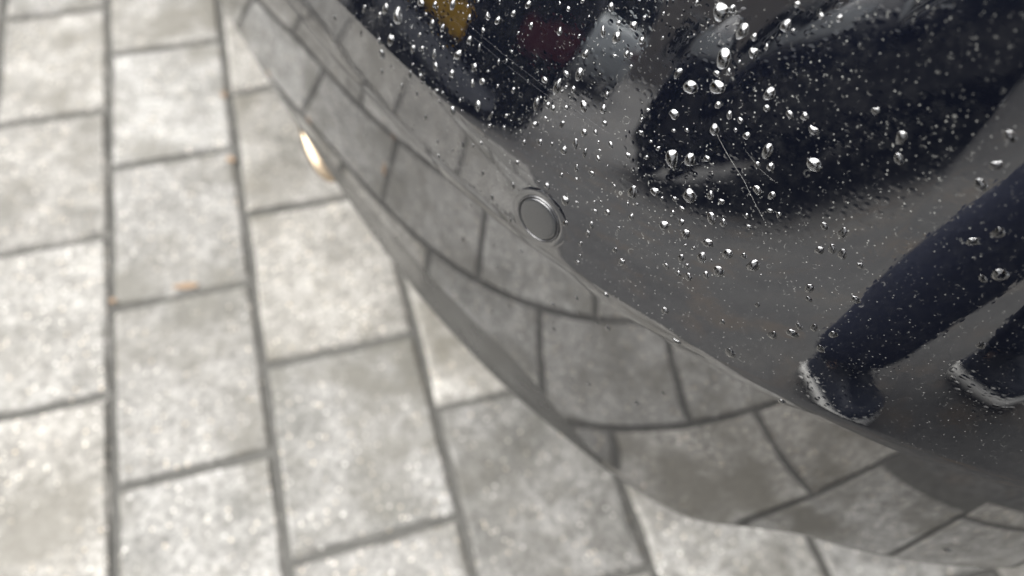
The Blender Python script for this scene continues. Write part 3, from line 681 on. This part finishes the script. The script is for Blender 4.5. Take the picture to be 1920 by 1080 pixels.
# ------------------------------------------------------------------ rain drops on the bumper (plan position, height along the profile, radius in mm, height/width as seen)
DROPS = """0.103,0.061,1.62,1.67 0.113,0.063,2.66,1.25 0.126,0.077,1.92,0.89 0.135,0.081,1.05,1.2 0.087,0.052,0.93,1.75 0.1,0.056,0.91,1.25 0.118,0.07,0.52,2.92 0.146,0.087,1.44,1.29 0.16,0.096,0.6,1 0.155,0.091,0.61,1 0.137,0.072,1.28,1.33 0.144,0.074,1.18,1.25
0.131,0.074,0.6,1 0.128,0.07,0.52,1 0.123,0.073,0.52,1.17 0.124,0.063,0.53,1.33 0.11,0.056,0.63,1.14 0.168,0.093,1.11,1.25 0.158,0.087,0.89,1.27 0.174,0.094,1.26,1.19 0.187,0.108,1.21,1.25 0.181,0.101,1.08,1.14 0.192,0.101,0.99,1.08 0.187,0.095,0.54,1
0.168,0.086,0.97,0.83 0.162,0.078,1.23,1.27 0.087,0.037,1.14,1.75 0.104,0.043,1.29,1.14 0.112,0.049,1.82,1.45 0.107,0.037,1.96,1.19 0.129,0.054,1.24,1.36 0.135,0.058,0.87,1.4 0.131,0.063,0.78,1.33 0.144,0.06,1.12,1.73 0.148,0.066,0.68,1.12 0.158,0.068,1.85,1.14
0.169,0.078,0.65,2.13 0.187,0.086,0.63,0.88 0.182,0.078,0.64,1.38 0.186,0.081,0.48,1.33 0.17,0.068,1.16,1.57 0.158,0.058,1.37,1.12 0.147,0.055,1.56,0.94 0.131,0.04,1.45,1.44 0.139,0.045,0.89,1.2 0.132,0.047,0.54,1.33 0.141,0.042,0.72,1 0.145,0.07,0.51,1.17
0.177,0.065,1.49,0.89 0.172,0.061,1.01,1.42 0.152,0.044,1.06,1.17 0.156,0.046,0.61,1.14 0.155,0.04,0.71,1.12 0.165,0.041,1.84,1.1 0.179,0.053,1.69,1.1 0.195,0.071,0.89,1.27 0.186,0.068,0.57,1 0.178,0.071,0.57,0.71 0.168,0.049,0.69,1.12 0.188,0.053,0.84,2
0.196,0.058,0.66,1.5 0.189,0.048,0.76,1.11 0.197,0.052,0.83,1.1 0.21,0.076,0.47,1.33 0.209,0.084,1.4,0.83 0.216,0.085,1.54,1.9 0.218,0.092,1.36,0.5 0.22,0.087,0.69,0.89 0.224,0.088,1.06,1.14 0.219,0.084,0.54,1.57 0.209,0.072,1.35,1.59 0.215,0.075,1.18,1
0.218,0.075,0.94,1.33 0.224,0.079,0.93,1 0.232,0.084,2.05,0.81 0.241,0.088,1.49,0.95 0.216,0.069,0.71,1 0.212,0.063,1.13,1.21 0.225,0.071,0.86,1.91 0.244,0.083,1.05,1.14 0.237,0.074,1.31,1.18 0.242,0.077,0.99,1 0.218,0.057,1.05,1.31 0.21,0.052,0.82,1.3
0.224,0.06,0.64,1.38 0.231,0.061,1.51,1.05 0.235,0.067,1.17,1.53 0.241,0.066,0.93,1.83 0.248,0.067,1.08,0.86 0.245,0.074,0.53,1 0.251,0.076,1.28,0.71 0.259,0.093,0.8,0.91 0.261,0.088,0.88,0.92 0.26,0.098,0.79,0.73 0.26,0.076,1.2,0.81 0.268,0.08,0.74,1.3
0.267,0.087,0.66,0.89 0.24,0.057,0.87,1.64 0.248,0.059,1.1,0.79 0.234,0.049,0.81,1.3 0.242,0.052,0.8,0.7 0.229,0.039,1.66,0.8 0.224,0.038,0.67,1.12 0.21,0.04,1.18,0.93 0.26,0.06,0.7,0.78 0.247,0.071,0.61,0.63 0.224,0.095,1.64,1.36 0.223,0.104,1.32,1.11
0.236,0.11,0.79,0.64 0.241,0.113,0.85,1.42 0.243,0.114,0.78,0.73 0.245,0.11,0.64,1.11 0.234,0.117,1.56,1.36 0.227,0.116,1.07,1.73 0.239,0.124,1.39,1.1 0.232,0.122,0.91,0.92 0.226,0.126,1.19,1.12 0.245,0.121,1.11,1 0.242,0.129,0.75,0.82 0.217,0.109,0.59,1.25
0.218,0.118,0.43,1 0.207,0.116,0.88,1 0.202,0.116,0.59,0.75 0.207,0.106,1.19,1.06 0.212,0.122,0.86,1.08 0.24,0.094,0.74,1.7 0.059,0.029,1.39,1.07 0.107,0.026,1.05,1.82 0.125,0.029,0.93,1.7 0.138,0.033,0.73,1.75 0.115,0.035,0.65,1.43 0.146,0.023,1.02,1.82
0.157,0.015,0.74,1.62 0.159,0.006,0.95,1.3 0.175,0.026,1.07,1.5 0.182,0.031,0.7,1.25 0.187,0.036,0.78,1.33 0.191,0.019,0.89,1.7 0.211,0.026,1.3,1 0.169,0.018,0.55,1.33 0.137,0.011,0.48,1.8 0.078,-0.047,0.79,2.14 0.27,0.144,2.52,1.03 0.274,0.147,1,1.43
0.282,0.142,1.79,1.48 0.287,0.142,1.06,0.93 0.296,0.15,1.44,1.33 0.299,0.15,0.62,0.67 0.296,0.158,1.01,0.73 0.249,0.134,0.53,1 0.26,0.143,0.58,1.25 0.253,0.126,0.53,0.86 0.306,0.158,0.86,0.85 0.312,0.16,1.11,0.82 0.28,0.13,2.8,1 0.293,0.141,0.78,1.09
0.289,0.137,1.43,1.15 0.286,0.132,0.51,1 0.265,0.117,1.08,1.86 0.272,0.115,2.38,1 0.283,0.12,2.55,0.88 0.284,0.127,0.96,1.08 0.28,0.124,1.19,0.75 0.302,0.127,1.95,0.93 0.304,0.122,1.24,0.76 0.286,0.114,1.21,0.88 0.271,0.102,2.06,0.69 0.292,0.113,1.06,1.21
0.297,0.113,0.98,1 0.289,0.105,1.77,1 0.313,0.124,1.29,0.83 0.318,0.126,1.42,0.75 0.323,0.123,1.64,0.74 0.302,0.109,1.13,1.13 0.278,0.085,2.36,1.34 0.285,0.089,1.84,1.39 0.292,0.093,1.18,0.93 0.279,0.099,0.87,0.73 0.274,0.096,0.8,0.7 0.271,0.086,0.9,0.91
0.312,0.108,1.79,1.37 0.316,0.103,1.43,0.89 0.311,0.101,1.14,0.87 0.33,0.112,2.76,0.63 0.339,0.139,1.2,0.83 0.292,0.075,2.71,0.85 0.316,0.092,1.62,0.86 0.3,0.08,1.45,0.94 0.305,0.08,1.04,0.85 0.278,0.068,1.6,0.95 0.287,0.07,0.92,0.91 0.324,0.087,1.01,0.69
0.322,0.093,1.07,1.43 0.351,0.135,1.66,1 0.354,0.128,1.69,0.8 0.379,0.15,1.84,0.83 0.381,0.14,1.58,0.92 0.381,0.132,2.14,0.76 0.282,0.067,0.76,1 0.297,0.109,0.76,0.6 0.292,0.068,1.1,0.57 0.289,0.064,0.95,1 0.305,0.071,1.85,1.08 0.31,0.072,1.46,0.89
0.294,0.062,0.95,1.58 0.288,0.056,1.62,1.25 0.298,0.058,1.52,1.26 0.308,0.06,1.97,0.88 0.318,0.06,1.72,1.27 0.309,0.052,1.84,1.09 0.324,0.063,1,1.08 0.329,0.061,2.24,1.03 0.318,0.05,2.32,0.86 0.314,0.045,1.38,1 0.301,0.046,1.39,1.06 0.305,0.044,0.82,1.2
0.308,0.039,1.57,1.05 0.303,0.038,1.25,0.87 0.297,0.038,1.25,0.8 0.345,0.092,1.42,0.85 0.352,0.093,1.68,1.04 0.352,0.085,1.43,1.05 0.356,0.085,1.71,0.92 0.348,0.082,1.45,1 0.364,0.084,1.28,0.72 0.353,0.064,1.8,0.88 0.355,0.059,1.21,0.87 0.37,0.069,1.83,0.68
0.339,0.044,1.03,0.92 0.358,0.044,1.41,1 0.363,0.047,1.55,0.9 0.357,0.039,2.38,0.5 0.351,0.033,1.86,0.91 0.371,0.048,1.69,0.77 0.37,0.038,1.5,1 0.33,0.026,1.17,0.79 0.316,-0.001,1.97,0.77 0.34,0.011,2.4,0.82 0.417,0.072,1.69,0.75 0.39,0.112,1.61,0.8
0.395,0.119,1.88,0.83 0.405,0.104,2.6,0.58 0.401,0.1,1.51,0.65 0.3,0.053,0.64,1 0.304,0.054,0.72,0.89 0.313,0.053,0.56,0.86 0.32,0.076,1.05,0.5 0.317,0.08,0.75,1.2 0.328,0.087,0.8,1.27 0.305,0.014,1.75,0.8 0.2,0.009,1.18,1.23 0.214,0.004,0.9,1.6
0.24,0.038,1.65,1.25 0.244,0.026,1.09,1.54 0.246,0.041,0.81,0.7 0.256,0.043,1.05,0.77 0.262,0.046,1.11,1.29 0.273,0.051,1.09,1.21 0.269,0.062,1.76,1.52 0.254,0.047,0.72,0.78 0.257,0.049,0.56,1 0.269,0.056,0.62,1 0.273,0.058,0.61,0.88 0.257,0.035,1.14,1.21
0.257,0.029,0.99,1.5 0.255,0.021,0.93,1.27 0.27,0.042,0.8,0.9 0.272,0.03,1.06,1.08 0.277,0.026,1.23,1.33 0.257,0.009,1.04,1 0.257,0.014,0.68,1.12 0.276,0.001,1.47,1.06 0.247,-0.043,1.66,1.06 0.261,-0.019,1.28,0.86 0.215,-0.087,1.31,1.08 0.198,-0.118,1.17,1.3
0.276,-0.03,0.93,1.2 0.282,-0.027,1.56,0.94 0.264,-0.032,0.94,0.9 0.25,-0.07,1.13,1.18 0.249,-0.063,0.71,1 0.2,-0.158,1.25,0.8 0.205,-0.051,0.72,1.43 0.176,-0.054,1.16,1.64 0.185,-0.01,0.67,1.43 0.193,-0.033,0.5,1.2 0.203,-0.03,0.49,1.4 0.223,-0.014,0.93,1
0.28,-0.109,1.73,0.92 0.311,-0.091,1.76,0.79 0.268,-0.121,1.23,0.78 0.322,-0.059,1.4,0.75 0.352,-0.201,1.36,0.78 0.379,-0.247,1.46,0.78 0.337,-0.24,1.63,0.6 0.371,-0.004,1.9,0.53 0.513,-0.127,2.14,0.53"""
def make_water():
    m, t, b = new_mat('rain_water')
    b.inputs['Base Color'].default_value = (0.42, 0.43, 0.45, 1); b.inputs['Roughness'].default_value = 0.0
    b.inputs['IOR'].default_value = 1.33; b.inputs['Coat Weight'].default_value = 1.0; b.inputs['Coat IOR'].default_value = 2.4; b.inputs['Coat Roughness'].default_value = 0.0; b.inputs['Transmission Weight'].default_value = 1.0
    return m
M_WATER = make_water()
def drop_mesh(seed, nseg=28, nring=9, contact=1.25):
    r = random.Random(seed)
    ph = [r.uniform(0, 6.28) for _ in range(4)]; am = [r.uniform(0.03, 0.20), r.uniform(0.05, 0.20), r.uniform(0.02, 0.12), r.uniform(0, 0.06)]
    sagx = r.uniform(-0.10, 0.10)
    v = [(0, 0, 0)]; f = []
    R_ = 1/math.sin(contact); h0 = R_*math.cos(contact)
    top = R_ - h0
    v = [(sagx, -0.14, top)]
    for i in range(1, nring+1):
        c = contact*i/nring
        rad = R_*math.sin(c); z = R_*math.cos(c) - h0
        zz = z/top
        for j in range(nseg):
            an = 2*math.pi*j/nseg
            k = 1 + sum(a_*math.cos((q+1)*an + p_) for q, (a_, p_) in enumerate(zip(am, ph)))*(1 - 0.75*zz)
            x = rad*k*math.cos(an) + sagx*zz; y = rad*k*math.sin(an) - 0.14*zz     # belly hangs a little downhill
            v.append((x, y, z - (0.10 if i == nring else 0)))
    for j in range(nseg): f.append((0, 1+j, 1+(j+1) % nseg))
    for i in range(nring-1):
        for j in range(nseg):
            a_, b_ = 1+i*nseg+j, 1+i*nseg+(j+1) % nseg
            f.append((a_, a_+nseg, b_+nseg, b_))
    me = bpy.data.meshes.new('water_drop'); me.from_pydata(v, [], f); me.update()
    me.polygons.foreach_set('use_smooth', [True]*len(me.polygons)); me.materials.append(M_WATER)
    return me
FLAT = [drop_mesh(s, contact=c) for s, c in zip(range(60, 68), [0.60, 0.68]*4)]
VAR = [drop_mesh(s, contact=c) for s, c in zip(range(40, 56), [0.85, 0.98, 0.78, 0.92]*4)]
dl = [tuple(float(x) for x in q.split(',')) for q in DROPS.split()]
PX2MM = 1.0
def region(a, l, r):
    """where on the bumper a drop sits, in words"""
    size = 'large' if r > 1.7 else ('small' if r < 0.8 else 'medium')
    if l < -0.002:
        where = 'on the lower bumper face below the crease' if a > 0.2 else 'on the far lower bumper face by the pavers'
    elif l < 0.045 and a < 0.215: where = 'between the two creases left of the sensor'
    elif l < 0.045 and a < 0.30: where = 'just right of the parking sensor above the crease'
    elif l < 0.05: where = 'beside the mirrored shoe above the crease'
    elif a > 0.345: where = 'over the mirrored navy trousers'
    elif a < 0.155: where = 'at the far top left over the mirrored hatchback'
    elif a < 0.215: where = 'over the mirrored hatchback, left of the silver car'
    elif a < 0.265: where = 'near the mirrored silver car above the sensor'
    else: where = 'over the mirrored navy saloon at upper right' if l > 0.078 else 'on the grey mirrored ground below the navy saloon'
    return size, where
ORD = 'leftmost second third fourth fifth sixth seventh eighth ninth tenth eleventh twelfth thirteenth fourteenth fifteenth sixteenth seventeenth eighteenth nineteenth twentieth'.split()
frames = [frame_on(a, l) for a, l, r, asp in dl]
regs = [region(a, l, r) for a, l, r, asp in dl]
def scr_x(p):
    q = p - Vector((0, 0, CAM_Z)); return q.dot(_right)/q.dot(_fwd)
order = {}
for i, rg in enumerate(regs): order.setdefault(rg, []).append(i)
labels = {}
for (size, where), ids in order.items():
    ids.sort(key=lambda i: scr_x(frames[i][0]))
    for k, i in enumerate(ids):
        if len(ids) == 1: lab = 'the only %s water drop %s' % (size, where)
        elif k < (len(ids)+1)//2: lab = '%s %s water drop %s' % ('leftmost' if k == 0 else ORD[k] + '-from-left', size, where)
        else:
            k2 = len(ids)-1-k; lab = '%s %s water drop %s' % ('rightmost' if k2 == 0 else ORD[k2] + '-from-right', size, where)
        labels[i] = lab
for i, (a, l, r, asp) in enumerate(dl):
    p, m4 = frames[i]
    o = bpy.data.objects.new('water_drop', FLAT[i % 8] if (a > 0.335 and l > 0.0) else VAR[i % len(VAR)]); link(o)
    rad = r*0.00118
    sy = rad*min(2.3, max(0.75, asp*1.12))
    o.matrix_world = Matrix.Translation(p) @ m4 @ Matrix.Rotation(RNG.uniform(-0.35, 0.35), 4, 'Z') @ Matrix.Diagonal((rad, sy, rad*0.95*min(1.25, max(0.8, asp)), 1.0))
    tag(o, labels[i], 'water drop', 'water drops %s' % regs[i][1])

# fine spray between the drops: thousands of beads, one mesh
mv, mf = [], []
r3 = random.Random(77)
na, nl = 1300, 420
aa = np.linspace(-0.14, 0.52, na); ll = np.linspace(-0.10, 0.26, nl)
GP = bumper_points(aa, ll)
cnt = 0
while cnt < 1000:
    i = r3.randrange(2, na-2); j = r3.randrange(2, nl-2)
    a, l = aa[i], ll[j]
    dens = (0.02 if l < 0.0 else 0.12 if l < 0.03 else 1.0)*(1.0 if a < 0.30 else 0.10)
    if r3.random() > dens: continue
    P0 = Vector(GP[i, j]); ta = Vector(GP[i+1, j] - GP[i-1, j]).normalized(); tl = Vector(GP[i, j+1] - GP[i, j-1]).normalized()
    nn = ta.cross(tl).normalized()
    rad = 0.00008 + 0.00034*r3.random()**3.0
    hgt = rad*r3.uniform(0.35, 0.8); el = r3.uniform(0.8, 1.4)
    P0 = P0 + ta*r3.uniform(-2e-4, 2e-4) + tl*r3.uniform(-4e-4, 4e-4)
    b0 = len(mv); ns = 8
    mv.append(P0 + nn*hgt)
    for ri, (rk, hk) in enumerate(((0.62, 0.72), (1.0, -0.05))):
        for q in range(ns):
            an = 2*math.pi*q/ns
            mv.append(P0 + ta*(rad*rk*math.cos(an)) + tl*(rad*el*rk*math.sin(an)) + nn*(hgt*hk))
    for q in range(ns):
        mf.append((b0, b0+1+q, b0+1+(q+1) % ns))
        mf.append((b0+1+q, b0+1+ns+q, b0+1+ns+(q+1) % ns, b0+1+(q+1) % ns))
    cnt += 1
tag(mesh_obj('fine_spray', mv, mf, M_WATER), 'fine beads of spray between the larger drops on the bumper', 'spray', kind='stuff')

# ------------------------------------------------------------------ hairs, scratches, leaf crumbs
def strand(name, als, r, mat, parent=None, lift=0.0001, local=False):
    pts = []
    ks = np.linspace(0, len(als)-1, 40)
    A_ = np.interp(ks, range(len(als)), [q[0] for q in als]); L_ = np.interp(ks, range(len(als)), [q[1] for q in als])
    v_, n_ = [], 6
    Q = [(surf_at(float(a), float(l))) for a, l in zip(A_, L_)]
    for k, (p, nn) in enumerate(Q):
        tg = (Q[min(k+1, 39)][0] - Q[max(k-1, 0)][0]).normalized(); sd = nn.cross(tg).normalized()
        tp = r*(0.35 + 0.65*math.sin(math.pi*min(0.98, max(0.02, k/39)))**0.4)
        for q in range(n_):
            an = 2*math.pi*q/n_; w = p + nn*(lift + tp*math.sin(an)) + sd*(tp*math.cos(an))
            v_.append(CAR_INV @ w if local else w)
    return mesh_obj(name, v_, grid_faces(40, n_, wrap=True), mat, parent)
M_HAIRS = plain('pale_hair', (0.45, 0.45, 0.43), 0.4)
h1 = strand('hair_strand', [(0.2875, 0.107), (0.292, 0.103), (0.300, 0.098), (0.309, 0.093), (0.317, 0.087), (0.324, 0.082)], 0.000032, M_HAIRS)
tag(h1, 'long pale hair stuck across the mirrored navy car', 'hair')
h2 = strand('hair_strand', [(0.303, 0.1045), (0.313, 0.100), (0.321, 0.0985)], 0.000013, M_HAIRS)
tag(h2, 'short faint hair right of the long pale one', 'hair')
M_SCR = plain('scratch', (0.20, 0.20, 0.21), 0.45)
for k, (da, dl_) in enumerate(((0.0, 0.0), (0.004, 0.0032))):
    strand('scratch', [(0.150+da, 0.081+dl_), (0.191, 0.0790+dl_), (0.218, 0.0785+dl_*0.8), (0.240+da*2, 0.078+dl_*0.6)], 0.000014, M_SCR, car, lift=0.0, local=True)
M_LEAF = plain('dry_leaf', (0.24, 0.165, 0.105), 0.8, var=0.35, scale=120.0)
def crumb(loc, sx_, sy_, rz, label, seed):
    r = random.Random(seed); n = 9; v_, f_ = [], []
    for z in (0.0, 0.0012):
        for j in range(n):
            an = 2*math.pi*j/n; k = r.uniform(0.75, 1.15)
            v_.append((sx_*k*math.cos(an), sy_*k*math.sin(an), z + 0.0012*math.cos(2*an)))
    f_ = [tuple(range(n))[::-1], tuple(range(n, 2*n))] + [(j, (j+1) % n, n+(j+1) % n, n+j) for j in range(n)]
    o = mesh_obj('leaf_scrap', v_, f_, M_LEAF, None, smooth=False); o.location = loc; o.rotation_euler = (r.uniform(-.1, .1), r.uniform(-.1, .1), rz)
    tag(o, label, 'leaf scrap', 'leaf scraps in the paving joints')
for (x, y), sx_, sy_, rz, lab in CRUMBS:
    crumb((x, y, 0.002), sx_, sy_, rz, lab, int(1000*(x+5)))
